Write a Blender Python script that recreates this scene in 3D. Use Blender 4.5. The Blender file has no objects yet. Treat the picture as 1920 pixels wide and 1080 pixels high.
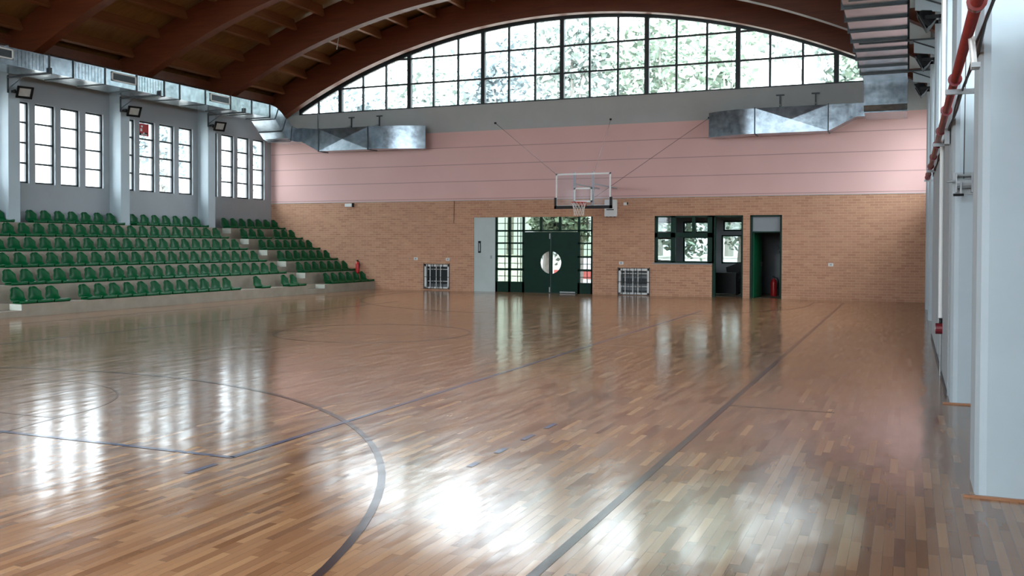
import bpy, bmesh, math, random
from mathutils import Vector, Matrix
random.seed(7)
S = bpy.context.scene
COL = S.collection
PI = math.pi

# ------------------------------------------------------------------ hall dimensions (metres)
D = 30.2            # far wall
XL, XR = -22.9, 0.98  # inner faces of the side walls
YB = -5.4           # wall behind
AX, AZ, AR = -10.93, -13.18, 22.56   # circle of the glulam arches
BEAM_H = 0.98
def arcz(x, r=AR): return AZ + math.sqrt(max(r*r-(x-AX)**2, 0))
TZ_TOP = .28+.385*5
PL = [26.1-3.94*k for k in range(8)]        # left pillar fronts
PR = [6.88+3.98*k for k in range(-3, 6)]    # right pillar fronts

# ------------------------------------------------------------------ node helpers
def mat(name):
    m = bpy.data.materials.new(name); m.use_nodes = True
    n = m.node_tree.nodes; b = n['Principled BSDF']
    return m, n, m.node_tree.links, b
def rgb(r, g, b): # sRGB 0-255 -> linear
    f = lambda c: (c/255/12.92) if c/255 <= 0.04045 else ((c/255+0.055)/1.055)**2.4
    return (f(r), f(g), f(b), 1)
def objco(n): return n.new('ShaderNodeTexCoord').outputs['Object']
def mth(n, l, op, a, b=None, c=None):
    x = n.new('ShaderNodeMath'); x.operation = op
    for i, v in enumerate((a, b, c)):
        if v is None: continue
        if isinstance(v, (int, float)): x.inputs[i].default_value = v
        else: l.new(v, x.inputs[i])
    return x.outputs[0]
def mixc(n, l, fac, a, b, mode='MIX'):
    x = n.new('ShaderNodeMix'); x.data_type = 'RGBA'; x.blend_type = mode
    for s, v in ((x.inputs[0], fac), (x.inputs[6], a), (x.inputs[7], b)):
        if isinstance(v, (int, float)): s.default_value = v
        elif isinstance(v, tuple): s.default_value = v
        else: l.new(v, s)
    return x.outputs[2]
def noise(n, l, vec, scale, detail=3, rough=.5):
    x = n.new('ShaderNodeTexNoise'); x.inputs['Scale'].default_value = scale
    x.inputs['Detail'].default_value = detail; x.inputs['Roughness'].default_value = rough
    if vec is not None: l.new(vec, x.inputs['Vector'])
    return x.outputs['Fac']
def mapped(n, l, sx, sy, sz, vec=None):
    mp = n.new('ShaderNodeMapping'); mp.inputs['Scale'].default_value = (sx, sy, sz)
    l.new(vec if vec is not None else objco(n), mp.inputs['Vector']); return mp.outputs[0]
def ramp(n, l, fac, stops):
    r = n.new('ShaderNodeValToRGB'); e = r.color_ramp.elements
    while len(e) < len(stops): e.new(.5)
    for i, (p, c) in enumerate(stops): e[i].position = p; e[i].color = c
    l.new(fac, r.inputs[0]); return r.outputs[0]
def bump(n, l, h, strength, dist, b):
    x = n.new('ShaderNodeBump'); x.inputs['Strength'].default_value = strength; x.inputs['Distance'].default_value = dist
    l.new(h, x.inputs['Height']); l.new(x.outputs[0], b.inputs['Normal'])
def plain(name, c, rough=.5, metal=0, var=.12, scale=6, spec=.5, sv=None):
    m, n, l, b = mat(name)
    v = mapped(n, l, *(sv or (1, 1, 1)))
    f = noise(n, l, v, scale, 4, .6)
    a = tuple(x*(1-var) for x in c[:3])+(1,); d = tuple(min(1, x*(1+var)) for x in c[:3])+(1,)
    l.new(ramp(n, l, f, [(.3, a), (.7, d)]), b.inputs['Base Color'])
    b.inputs['Roughness'].default_value = rough; b.inputs['Metallic'].default_value = metal
    b.inputs['Specular IOR Level'].default_value = spec
    return m

M = {}
M['white_wall'] = plain('painted concrete', rgb(160, 166, 170), .75, 0, .04, 1.2)
M['pillar'] = plain('pillar paint', rgb(176, 189, 196), .6, 0, .04, 1.5)
M['grey_wall'] = plain('grey upper wall', rgb(174, 176, 174), .8, 0, .04, 1.5)
M['office_wall'] = plain('office wall', rgb(140, 146, 150), .8, 0, .04, 2)
M['concrete'] = plain('tier concrete', rgb(146, 136, 122), .8, 0, .14, 2.2)
M['lit_step_coping'] = plain('window-lit step and pale coping', rgb(200, 203, 192), .8, 0, .08, 4)  # paler tier concrete with window light painted in; also the pale coping
M['seat'] = plain('green moulded plastic', rgb(0, 80, 42), .42, 0, .08, 3, .22)
M['frame_dark'] = plain('dark steel frame', rgb(30, 36, 38), .5, 0, .15, 8)
M['green_dark'] = plain('dark green enamel', rgb(2, 42, 30), .5, 0, .15, 3, .2)
M['green_door'] = plain('green office door', rgb(2, 84, 52), .5, 0, .1, 3, .25)
M['grey_door'] = plain('grey metal door', rgb(184, 194, 192), .5, 0, .05, 2)
M['black'] = plain('black plastic', rgb(9, 9, 11), .5, 0, .2, 8, .25)
M['black_pad'] = plain('black board padding', rgb(26, 22, 26), .7, 0, .2, 8)
M['white_paint'] = plain('white paint', rgb(232, 232, 230), .45, 0, .03, 6)
M['plaster_white'] = plain('white plastic box', rgb(225, 226, 224), .5, 0, .03, 6)
M['red_pipe'] = plain('red pipe paint', rgb(128, 42, 38), .4, 0, .15, 7)
M['red'] = plain('red enamel', rgb(190, 28, 30), .4, 0, .1, 8)
M['red_dark'] = plain('dark red enamel', rgb(120, 30, 40), .4, 0, .2, 14)
M['red_faded'] = plain('faded red paint', rgb(186, 92, 86), .7, 0, .1, 4)
M['rim'] = plain('rim orange red', rgb(190, 62, 50), .5, 0, .1, 8)
M['net'] = plain('white cord', rgb(225, 220, 212), .9, 0, .05, 8)
M['steel'] = plain('grey steel', rgb(158, 162, 164), .4, .3, .1, 8)
M['steel_dark'] = plain('dark steel bracket', rgb(70, 76, 80), .5, .3, .15, 8)
M['stay'] = plain('steel stay wire', rgb(96, 72, 70), .6, 0, .1, 8)
M['cable'] = plain('dark cable', rgb(60, 55, 55), .6, 0, .1, 8)
M['reflector'] = plain('lamp reflector', rgb(205, 200, 196), .35, .2, .1, 12)
M['skirting'] = plain('wood skirting', rgb(160, 112, 82), .4, 0, .12, 6)
M['bark'] = plain('bark', rgb(128, 124, 118), .9, 0, .25, 6)
M['ground'] = plain('outdoor paving', rgb(150, 145, 138), .9, 0, .15, 1)
M['tan_wood'] = plain('tan wood', rgb(176, 112, 56), .5, 0, .15, 6)

def leafmat(name, c):
    m, n, l, b = mat(name)
    f = noise(n, l, objco(n), 2.5, 4)
    l.new(ramp(n, l, f, [(.3, tuple(x*.65 for x in c[:3])+(1,)), (.7, tuple(x*1.3 for x in c[:3])+(1,))]), b.inputs['Base Color'])
    b.inputs['Roughness'].default_value = .6
    return m
M['leaf'] = leafmat('pale green leaves', rgb(132, 144, 138))
M['leaf2'] = leafmat('grey green leaves', rgb(128, 140, 143))
M['leaf3'] = leafmat('mid green leaves', rgb(128, 143, 128))

def galv():
    m, n, l, b = mat('galvanised sheet')
    f = noise(n, l, objco(n), 5, 4, .65)
    l.new(ramp(n, l, f, [(.3, rgb(122, 134, 142)), (.7, rgb(168, 178, 186))]), b.inputs['Base Color'])
    b.inputs['Metallic'].default_value = .85
    l.new(mth(n, l, 'MULTIPLY_ADD', f, .15, .13), b.inputs['Roughness'])
    return m
M['galv'] = galv()

def glass(name, tint=(1, 1, 1), refl=1.0):
    m = bpy.data.materials.new(name); m.use_nodes = True
    n = m.node_tree.nodes; l = m.node_tree.links; n.clear()
    o = n.new('ShaderNodeOutputMaterial'); mx = n.new('ShaderNodeMixShader')
    t = n.new('ShaderNodeBsdfTransparent'); t.inputs[0].default_value = (*tint, 1)
    g = n.new('ShaderNodeBsdfGlossy'); g.inputs['Roughness'].default_value = .03
    fr = n.new('ShaderNodeFresnel'); ge = n.new('ShaderNodeNewGeometry')
    l.new(mth(n, l, 'MULTIPLY_ADD', ge.outputs['Backfacing'], 1/1.45-1.45, 1.45), fr.inputs[0])
    l.new(mth(n, l, 'MULTIPLY', fr.outputs[0], refl), mx.inputs[0])
    l.new(t.outputs[0], mx.inputs[1]); l.new(g.outputs[0], mx.inputs[2]); l.new(mx.outputs[0], o.inputs[0])
    return m
M['glass'] = glass('clear window glass', (.95, .97, .97))
M['glass_wired'] = glass('tinted wired glass', (.40, .44, .39))  # dark tint dims the bright outdoor view in these panes
M['glass_bright'] = glass('door window glass', (.5, .52, .52))
M['glass_office'] = glass('office glass', (.52, .57, .56))  # tinted to hold down the brightness of the view outside
M['glass_board'] = glass('acrylic board', (.93, .93, .95), .12)
_n = M['glass_board'].node_tree.nodes; _l = M['glass_board'].node_tree.links
_o = next(q for q in _n if q.type == 'OUTPUT_MATERIAL'); _sh = _o.inputs[0].links[0].from_socket
_d = _n.new('ShaderNodeBsdfDiffuse'); _d.inputs[0].default_value = (.85, .85, .88, 1); _x = _n.new('ShaderNodeMixShader'); _x.inputs[0].default_value = .07   # white mixed in to paint the pale haze over the board
_l.new(_sh, _x.inputs[1]); _l.new(_d.outputs[0], _x.inputs[2]); _l.new(_x.outputs[0], _o.inputs[0])

def brickmat():
    m, n, l, b = mat('tan facing brick')
    s = n.new('ShaderNodeSeparateXYZ'); l.new(objco(n), s.inputs[0])
    c = n.new('ShaderNodeCombineXYZ'); l.new(mth(n, l, 'ADD', s.outputs[0], s.outputs[1]), c.inputs[0]); l.new(s.outputs[2], c.inputs[1])
    t = n.new('ShaderNodeTexBrick'); l.new(c.outputs[0], t.inputs['Vector'])
    t.inputs['Color1'].default_value = rgb(170, 120, 92); t.inputs['Color2'].default_value = rgb(196, 148, 116)
    t.inputs['Mortar'].default_value = rgb(204, 172, 144)
    t.inputs['Scale'].default_value = 1; t.inputs['Mortar Size'].default_value = .007; t.inputs['Mortar Smooth'].default_value = .2
    t.inputs['Brick Width'].default_value = .25; t.inputs['Row Height'].default_value = .079
    f = noise(n, l, objco(n), .7, 3)
    f2 = noise(n, l, mapped(n, l, 1, 1, 10), 2.2, 3)
    base = mixc(n, l, mth(n, l, 'MULTIPLY', f, .5), t.outputs['Color'], rgb(196, 146, 124))
    base = mixc(n, l, ramp(n, l, f2, [(.62, (0, 0, 0, 1)), (.72, (.35, .35, .35, 1))]), base, rgb(222, 186, 150))
    l.new(base, b.inputs['Base Color']); b.inputs['Roughness'].default_value = .85
    bump(n, l, mth(n, l, 'SUBTRACT', 1, t.outputs['Fac']), .5, .006, b)
    return m
M['brick'] = brickmat()

def pinkmat():
    m, n, l, b = mat('pink panelled plaster')
    co = objco(n)
    s = n.new('ShaderNodeSeparateXYZ'); l.new(co, s.inputs[0])
    f = noise(n, l, co, .6, 3)
    base = ramp(n, l, f, [(.3, rgb(220, 178, 172)), (.7, rgb(227, 185, 179))])
    g = None
    for z in (5.10, 4.49, 3.89, 3.28):
        k = mth(n, l, 'COMPARE', s.outputs[2], z, .011)
        g = k if g is None else mth(n, l, 'MAXIMUM', g, k)
    l.new(mixc(n, l, mth(n, l, 'MULTIPLY', g, .55), base, rgb(120, 88, 84)), b.inputs['Base Color'])
    b.inputs['Roughness'].default_value = .7
    return m
M['pink'] = pinkmat()

def floormat():
    m, n, l, b = mat('varnished strip parquet')
    co = objco(n)
    s = n.new('ShaderNodeSeparateXYZ'); l.new(co, s.inputs[0])
    ROW = .056
    row = mth(n, l, 'FLOOR', mth(n, l, 'DIVIDE', s.outputs[0], ROW))
    wn = n.new('ShaderNodeTexWhiteNoise'); wn.noise_dimensions = '1D'; l.new(row, wn.inputs['W'])
    u = mth(n, l, 'ADD', s.outputs[1], mth(n, l, 'MULTIPLY', wn.outputs['Value'], 1.7))
    c = n.new('ShaderNodeCombineXYZ'); l.new(u, c.inputs[0]); l.new(s.outputs[0], c.inputs[1])
    t = n.new('ShaderNodeTexBrick'); l.new(c.outputs[0], t.inputs['Vector'])
    t.offset = 0; t.inputs['Scale'].default_value = 1; t.inputs['Brick Width'].default_value = .5; t.inputs['Row Height'].default_value = ROW
    t.inputs['Mortar Size'].default_value = .0009; t.inputs['Mortar Smooth'].default_value = .1
    t.inputs['Color1'].default_value = (0, 0, 0, 1); t.inputs['Color2'].default_value = (1, 1, 1, 1); t.inputs['Mortar'].default_value = (.3, .3, .3, 1)
    tint = t.outputs['Color']
    wood = ramp(n, l, tint, [(0, rgb(117, 80, 52)), (.35, rgb(148, 109, 77)), (.65, rgb(158, 120, 87)), (.95, rgb(170, 133, 98)), (1, rgb(190, 152, 112))])
    grain = noise(n, l, mapped(n, l, 55, 2.2, 1), 1, 5, .6)
    wood = mixc(n, l, .5, wood, ramp(n, l, grain, [(.3, rgb(118, 112, 106)), (.7, rgb(142, 136, 130))]), 'SOFT_LIGHT')
    wood = mixc(n, l, t.outputs['Fac'], wood, rgb(60, 38, 24))
    big = noise(n, l, co, .22, 2)
    wood = mixc(n, l, ramp(n, l, big, [(.35, (0, 0, 0, 1)), (.7, (.25, .25, .25, 1))]), wood, rgb(176, 128, 100))
    l.new(wood, b.inputs['Base Color'])
    l.new(mth(n, l, 'MULTIPLY_ADD', noise(n, l, mapped(n, l, 6, 1, 1), 1.2, 4), .14, .075), b.inputs['Roughness'])
    b.inputs['Specular IOR Level'].default_value = 1.0
    h = mth(n, l, 'ADD', mth(n, l, 'MULTIPLY', noise(n, l, mapped(n, l, 5, 1.6, 1), 1, 2), 1.0), mth(n, l, 'MULTIPLY', tint, .10))
    bump(n, l, h, .55, .006, b)
    return m
M['floor'] = floormat()
def paint(name, c):
    m, n, l, b = mat(name)
    f = noise(n, l, mapped(n, l, 30, 3, 1), 1, 4)
    l.new(ramp(n, l, f, [(.25, tuple(x*.7 for x in c[:3])+(1,)), (.75, c)]), b.inputs['Base Color'])
    b.inputs['Roughness'].default_value = .18
    bump(n, l, noise(n, l, mapped(n, l, 5, 1.6, 1), 1, 2), .55, .006, b)
    return m
M['line_dark'] = paint('dark court line', rgb(62, 46, 46))
M['line_blue'] = paint('blue court line', rgb(66, 78, 112))
M['line_thin'] = paint('thin brown court line', rgb(116, 84, 66))

def woodmat(name, c1, c2, sc, rough=.55):
    m, n, l, b = mat(name)
    f = noise(n, l, mapped(n, l, *sc), 1, 5, .6)
    l.new(ramp(n, l, f, [(.3, c1), (.7, c2)]), b.inputs['Base Color']); b.inputs['Roughness'].default_value = rough
    return m
M['glulam'] = woodmat('glulam timber', rgb(84, 36, 11), rgb(103, 48, 16), (1.2, 6, 14))
M['purlin'] = woodmat('purlin timber', rgb(106, 60, 29), rgb(124, 74, 38), (14, 1, 14))
M['sheathing'] = woodmat('roof boarding', rgb(112, 75, 33), rgb(132, 92, 45), (2, 9, 2), .6)

# ------------------------------------------------------------------ mesh builder
class MB:
    def __init__(s): s.v = []; s.f = []; s.mi = []
    def face(s, pts, mi=0):
        i = len(s.v); s.v += [tuple(p) for p in pts]; s.f.append(tuple(range(i, i+len(pts)))); s.mi.append(mi)
    def box(s, x0, x1, y0, y1, z0, z1, mi=0):
        if x0 > x1: x0, x1 = x1, x0
        if y0 > y1: y0, y1 = y1, y0
        if z0 > z1: z0, z1 = z1, z0
        i = len(s.v)
        s.v += [(x0,y0,z0),(x1,y0,z0),(x1,y1,z0),(x0,y1,z0),(x0,y0,z1),(x1,y0,z1),(x1,y1,z1),(x0,y1,z1)]
        for f in ((0,3,2,1),(4,5,6,7),(0,1,5,4),(1,2,6,5),(2,3,7,6),(3,0,4,7)):
            s.f.append(tuple(i+k for k in f)); s.mi.append(mi)
        return s
    def prism(s, poly, axis, a, b, mi=0):
        """polygon in the plane normal to axis, extruded from a to b"""
        def P(p, t):
            return {'x': (t, p[0], p[1]), 'y': (p[0], t, p[1]), 'z': (p[0], p[1], t)}[axis]
        i = len(s.v); n = len(poly)
        s.v += [P(p, a) for p in poly]+[P(p, b) for p in poly]
        s.f.append(tuple(range(i, i+n))); s.f.append(tuple(range(i+2*n-1, i+n-1, -1))); s.mi += [mi, mi]
        for k in range(n):
            s.f.append((i+k, i+n+k, i+n+(k+1) % n, i+(k+1) % n)); s.mi.append(mi)
        return s
    def tube(s, pts, r, n=10, mi=0, caps=True):
        pts = [Vector(p) for p in pts]; rings = []
        rr = r if isinstance(r, (list, tuple)) else [r]*len(pts)
        up = Vector((0, 0, 1))
        for k, p in enumerate(pts):
            d = (pts[min(k+1, len(pts)-1)]-pts[max(k-1, 0)]).normalized()
            a = d.cross(up if abs(d.dot(up)) < .95 else Vector((1, 0, 0))).normalized(); b = d.cross(a)
            i = len(s.v)
            s.v += [tuple(p+rr[k]*(a*math.cos(2*PI*j/n)+b*math.sin(2*PI*j/n))) for j in range(n)]
            rings.append(i)
        for a, b in zip(rings, rings[1:]):
            for j in range(n):
                s.f.append((a+j, a+(j+1) % n, b+(j+1) % n, b+j)); s.mi.append(mi)
        if caps:
            s.f.append(tuple(rings[0]+j for j in range(n-1, -1, -1))); s.f.append(tuple(rings[-1]+j for j in range(n))); s.mi += [mi, mi]
        return s
    def sweep(s, secs, mi=0):
        """list of 4-point sections joined into a rectangular duct"""
        idx = []
        for q in secs:
            idx.append(len(s.v)); s.v += [tuple(p) for p in q]
        for a, b in zip(idx, idx[1:]):
            for j in range(4): s.f.append((a+j, a+(j+1) % 4, b+(j+1) % 4, b+j)); s.mi.append(mi)
        s.f.append(tuple(idx[0]+j for j in (3, 2, 1, 0))); s.f.append(tuple(idx[-1]+j for j in range(4))); s.mi += [mi, mi]
        return s
    def build(s, name, mats, parent=None, loc=None, smooth=False, fix=True):
        me = bpy.data.meshes.new(name); me.from_pydata(s.v, [], s.f)
        for m in (mats if isinstance(mats, (list, tuple)) else [mats]): me.materials.append(m)
        for p, k in zip(me.polygons, s.mi): p.material_index = k
        if fix:
            bm = bmesh.new(); bm.from_mesh(me); bmesh.ops.recalc_face_normals(bm, faces=bm.faces); bm.to_mesh(me); bm.free()
        if smooth:
            for p in me.polygons: p.use_smooth = True
        me.update()
        o = bpy.data.objects.new(name, me); COL.objects.link(o)
        if loc is not None: o.location = loc
        if parent is not None: o.parent = parent
        return o
def tag(o, label, cat, group=None):
    o['label'] = label; o['category'] = cat
    if group: o['group'] = group
    return o
def struct(o): o['kind'] = 'structure'; return o
def empty(name, loc=(0, 0, 0), rz=0):
    o = bpy.data.objects.new(name, None); COL.objects.link(o); o.location = loc; o.rotation_euler = (0, 0, rz)
    o.empty_display_size = .2
    return o
def thing(name, label, cat, loc=(0, 0, 0), group=None, rz=0): return tag(empty(name, loc, rz), label, cat, group)
def copy_thing(o, loc):
    c = o.copy(); COL.objects.link(c); c.location = loc
    for ch in list(o.children):
        d = ch.copy(); COL.objects.link(d); d.parent = c
        for g in list(ch.children):
            e = g.copy(); COL.objects.link(e); e.parent = d
    return c

def wall_mesh(axis, a0, a1, z0, z1, p0, p1, holes, bands=((1e9, 0),)):
    """wall with rectangular holes. axis 'x': runs along x, thickness in y from p0 to p1"""
    A = sorted({a0, a1}|{h[0] for h in holes}|{h[1] for h in holes}); A = [a for a in A if a0 <= a <= a1]
    Z = sorted({z0, z1}|{h[2] for h in holes}|{h[3] for h in holes}|{b[0] for b in bands if z0 < b[0] < z1}); Z = [z for z in Z if z0 <= z <= z1]
    mb = MB()
    P = (lambda a, p, z: (a, p, z)) if axis == 'x' else (lambda a, p, z: (p, a, z))
    def solid(i, j):
        if i < 0 or j < 0 or i >= len(A)-1 or j >= len(Z)-1: return False
        ca, cz = (A[i]+A[i+1])/2, (Z[j]+Z[j+1])/2
        return not any(h[0] < ca < h[1] and h[2] < cz < h[3] for h in holes)
    for i in range(len(A)-1):
        for j in range(len(Z)-1):
            if not solid(i, j): continue
            b0, b1, c0, c1 = A[i], A[i+1], Z[j], Z[j+1]
            mi = next(m for zz, m in bands if (c0+c1)/2 < zz)
            mb.face([P(b0,p0,c0),P(b1,p0,c0),P(b1,p0,c1),P(b0,p0,c1)], mi); mb.face([P(b0,p1,c0),P(b1,p1,c0),P(b1,p1,c1),P(b0,p1,c1)], mi)
            if not solid(i-1, j): mb.face([P(b0,p0,c0),P(b0,p1,c0),P(b0,p1,c1),P(b0,p0,c1)], mi)
            if not solid(i+1, j): mb.face([P(b1,p0,c0),P(b1,p1,c0),P(b1,p1,c1),P(b1,p0,c1)], mi)
            if not solid(i, j-1): mb.face([P(b0,p0,c0),P(b1,p0,c0),P(b1,p1,c0),P(b0,p1,c0)], mi)
            if not solid(i, j+1): mb.face([P(b0,p0,c1),P(b1,p0,c1),P(b1,p1,c1),P(b0,p1,c1)], mi)
    return mb
def weld(o):
    bm = bmesh.new(); bm.from_mesh(o.data); bmesh.ops.remove_doubles(bm, verts=bm.verts, dist=1e-4)
    bmesh.ops.recalc_face_normals(bm, faces=bm.faces); bm.to_mesh(o.data); bm.free(); return o

# ------------------------------------------------------------------ floor and lines
floor = struct(MB().box(XL-.3, XR+.3, YB-.3, D+.3, -.2, 0).build('floor', M['floor']))
def line(name, pts, w, m, z=.0016):
    """flat ribbon along pts"""
    mb = MB(); L = []
    for k, p in enumerate(pts):
        a = Vector(pts[max(k-1, 0)]); b = Vector(pts[min(k+1, len(pts)-1)]); d = (b-a).normalized(); nrm = Vector((-d.y, d.x))
        L.append((Vector(p)+nrm*w/2, Vector(p)-nrm*w/2))
    for (a, b), (c, e) in zip(L, L[1:]): mb.face([(a.x,a.y,z),(b.x,b.y,z),(e.x,e.y,z),(c.x,c.y,z)])
    o = mb.build(name, m, floor, fix=False)
    for p in o.data.polygons:
        if p.normal.z < 0: p.flip()
    return o
CX, CY = -9.2, 14.9
def arc(cx, cy, r, a0, a1, n=64): return [(cx+r*math.cos(a0+(a1-a0)*k/n), cy+r*math.sin(a0+(a1-a0)*k/n)) for k in range(n+1)]
line('sideline', [(-1.71, .9), (-1.71, 28.9)], .06, M['line_dark'])
line('sideline', [(-16.7, .9), (-16.7, 28.9)], .05, M['line_dark'])
line('baseline', [(-16.7, .9), (-1.71, .9)], .05, M['line_dark'])
line('baseline', [(-16.7, 28.9), (-1.71, 28.9)], .05, M['line_dark'])
line('halfway_line', [(-16.7, CY), (-1.71, CY)], .03, M['line_thin'], .0012)
line('centre_circle', arc(CX, 15.2, 1.8, 0, 2*PI), .05, M['line_dark'], .002)
line('three_point_arc', [(CX+6.68, .9)]+arc(CX, 2.42, 6.68, 0, PI)+[(CX-6.68, .9)], .055, M['line_dark'], .0022)
line('three_point_arc', [(CX+6.68, 28.9)]+arc(CX, 27.4, 6.68, 0, -PI)+[(CX-6.68, 28.9)], .05, M['line_dark'], .0022)
line('free_throw_line', [(-11, 6.5), (-7.4, 6.5)], .03, M['line_thin'])
line('lane_line', [(-7.4, 6.5), (-6.2, .9)], .03, M['line_thin'])
line('free_throw_circle', arc(CX, 6.5, 1.8, 0, PI), .025, M['line_thin'], .002)
line('bench_mark', [(-1.68, 9.82), (-.66, 9.82)], .05, M['line_thin'])
line('volleyball_line', [(-4.8, 5.84), (-4.8, 23.85)], .05, M['line_blue'], .0026)
line('volleyball_line', [(-13.6, 5.84), (-4.78, 5.84)], .05, M['line_blue'], .0026)
line('volleyball_line', [(-13.6, 5.84), (-13.6, 23.85)], .05, M['line_blue'], .0026)
line('service_mark', [(-4.76, 5.62), (-4.76, 5.3)], .05, M['line_blue'], .0026)
for a, b in ((6.3, 6.45), (6.8, 7.0), (7.35, 7.6), (7.9, 8.15)):
    line('service_mark', [(-2.99, a), (-2.99, b)], .05, M['line_blue'], .0026)

# ------------------------------------------------------------------ far wall
HOLES = [(-14.18, -9.77, 0, 2.613), (-16.14, -15.14, .07, .93), (-8.86, -7.82, .03, .88),
         (-7.655, -5.775, 1.08, 2.61), (-5.775, -4.808, 0, 2.61), (-4.594, -3.62, 0, 2.61)]
wf = weld(wall_mesh('x', XL-.3, XR+.3, 0, 6.58, D, D+.3, HOLES, ((3.215, 0), (5.66, 1), (1e9, 2))).build('wall_far', [M['brick'], M['pink'], M['grey_wall']]))
struct(wf)
struct(MB().box(XL, XR, D-.012, D, 3.205, 3.225).build('trim_1', M['grey_wall']))
wn = [0]
def window_name(): wn[0] += 1; return 'window_%d' % wn[0]

def arch_window(y, fine=True):
    """glazed segment under the arch: mullions, rails, curved head and one glass pane"""
    base = 6.58
    root = struct(MB().prism([(AX+AR*math.sin(t)*1.0, 0) for t in ()] or
        [(-21.75, base-.02), (-21.75, base+.06), (-.1, base+.06), (-.1, base-.02)], 'y', y-.05, y+.05).build(window_name(), M['frame_dark']))
    for j in range(-11, 12):
        x = AX+.985*j
        top = arcz(x)+.05
        if top < base+.1: continue
        w = .075 if j % 3 == 0 else .034
        d = .07 if j % 3 == 0 else .04
        MB().box(x-w, x+w, y-d, y+d, base, top).build('mullion', M['frame_dark'], root)
    for z in (7.50, 8.42):
        dx = math.sqrt(AR**2-(z-AZ)**2)
        MB().box(AX-dx, AX+dx, y-.03, y+.03, z-.03, z+.03).build('rail', M['frame_dark'], root)
    pts = [AX+(-10.8+21.6*k/48) for k in range(49)]
    MB().prism([(x, arcz(x)-.06) for x in pts]+[(x, arcz(x)+.25) for x in reversed(pts)], 'y', y-.05, y+.05).build('curved_head', M['frame_dark'], root)
    g = [(x, arcz(x)+.05) for x in pts if arcz(x) > base]
    MB().prism([(g[0][0], base)]+g+[(g[-1][0], base)], 'y', y-.004, y+.004).build('glass', M['glass'], root)
    return root
arch_window(D+.15)
arch_window(YB-.15)

# ------------------------------------------------------------------ side walls with tall strip windows
OFF = [.36, 1.24, 2.12, 3.02]; SW = .68
WZ0, WZ1 = 3.33, 5.61
lh = [(y0+o, y0+o+SW, WZ0, WZ1) for y0 in PL for o in OFF]
rh = [(y0+.2+o, y0+.2+o+SW, WZ0, WZ1) for y0 in PR for o in OFF if y0+o+SW+.3 < D]
fill_windows = [(XL+1.2+1.02*k, XL+1.2+1.02*k+.8, 2.6, 5.5) for k in range(22)]  # unseen window row, added in the back wall to light the pillar fronts
# wall behind
wb = weld(wall_mesh('x', XL-.3, XR+.3, 0, 6.58, YB-.3, YB, fill_windows, ((3.215, 0), (5.66, 1), (1e9, 2))).build('wall_back', [M['brick'], M['pink'], M['grey_wall']]))
struct(wb)
struct(weld(wall_mesh('y', YB, D, 0, 7.35, XL-.28, XL, lh).build('wall_left', M['white_wall'])))
struct(weld(wall_mesh('y', YB, D, 0, 7.9, XR, XR+.28, rh).build('wall_right', M['white_wall'])))
def strip_window(x, y0, y1, z0, z1, side):
    xo = x
    mb = MB()
    w = .05
    for a, b in ((y0, y0+w), (y1-w, y1)): mb.box(xo-.03, xo+.03, a, b, z0, z1)
    for a, b in ((z0, z0+w), (z1-w, z1)): mb.box(xo-.03, xo+.03, y0, y1, a, b)
    r = struct(mb.build(window_name(), M['frame_dark']))
    for q in range(1, 4):
        z = z0+(z1-z0)*q/4
        MB().box(xo-.02, xo+.02, y0+w, y1-w, z-.026, z+.026).build('glazing_bar', M['frame_dark'], r)
    MB().box(xo-.004, xo+.004, y0+.01, y1-.01, z0+.01, z1-.01).build('glass', M['glass'], r)
for h in lh: strip_window(XL-.1, *h, -1)
for h in rh: strip_window(XR+.2, *h, 1)
for h in fill_windows:  # frames and panes of the added, unseen back-wall row
    mb = MB(); w_ = .04
    for q in ((h[0], h[0]+w_, h[2], h[3]), (h[1]-w_, h[1], h[2], h[3]), (h[0], h[1], h[2], h[2]+w_), (h[0], h[1], h[3]-w_, h[3])): mb.box(q[0], q[1], YB-.2, YB-.12, q[2], q[3])
    r_ = struct(mb.build(window_name(), M['frame_dark']))
    MB().box(h[0]+.01, h[1]-.01, YB-.162, YB-.158, h[2]+.01, h[3]-.01).build('glass', M['glass'], r_)
# poster stuck in a window pane
pz = WZ0+(WZ1-WZ0)*.75
po = tag(MB().box(XL-.085, XL-.08, 23.44, 23.88, pz+.11, pz+.5).build('poster', M['red']), 'red and white paper notice stuck in a tall window pane', 'poster')
for a, b, c, d in ((23.52, 23.6, .25, .34), (23.5, 23.8, .13, .17), (23.64, 23.78, .14, .22), (23.55, 23.62, .38, .44)):
    MB().box(XL-.08, XL-.0785, a, b, pz+c, pz+d).build('printed_patch', M['white_paint'], po)
for a, b, c, d in ((23.48, 23.56, .12, .2), (23.7, 23.84, .18, .22)):
    MB().box(XL-.08, XL-.078, a, b, pz+c, pz+d).build('printed_patch', M['black'], po)

# ------------------------------------------------------------------ pillars
ORD = ['nearest', 'second', 'third', 'fourth', 'fifth', 'sixth', 'seventh', 'eighth', 'ninth', 'tenth', 'eleventh', 'twelfth', 'thirteenth',
       'fourteenth', 'fifteenth', 'sixteenth', 'seventeenth', 'eighteenth', 'nineteenth', 'twentieth']
lab = ['white concrete pillar of the window wall, the one closest to the pink end wall', 'white concrete pillar of the window wall, second from the pink end wall',
       'white concrete pillar at the left edge of the photo, beside the grandstand']
for k in range(3):
    y0 = PL[k]
    tag(MB().box(XL, -22.44, y0, y0+.36, TZ_TOP, 7.1).build('concrete_pillar', M['pillar']), lab[k], 'pillar', 'pillars of the left window wall')
lab = {0: 'nearest white pillar, cut off by the right edge of the photo', 1: 'white pillar on the right that carries the winch', 2: 'third white pillar on the right side, behind the winch pillar',
       3: 'fourth white pillar on the right side counting from the camera', 4: 'fifth white pillar on the right side counting from the camera', 5: 'last white pillar on the right, next to the brick end wall'}
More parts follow.
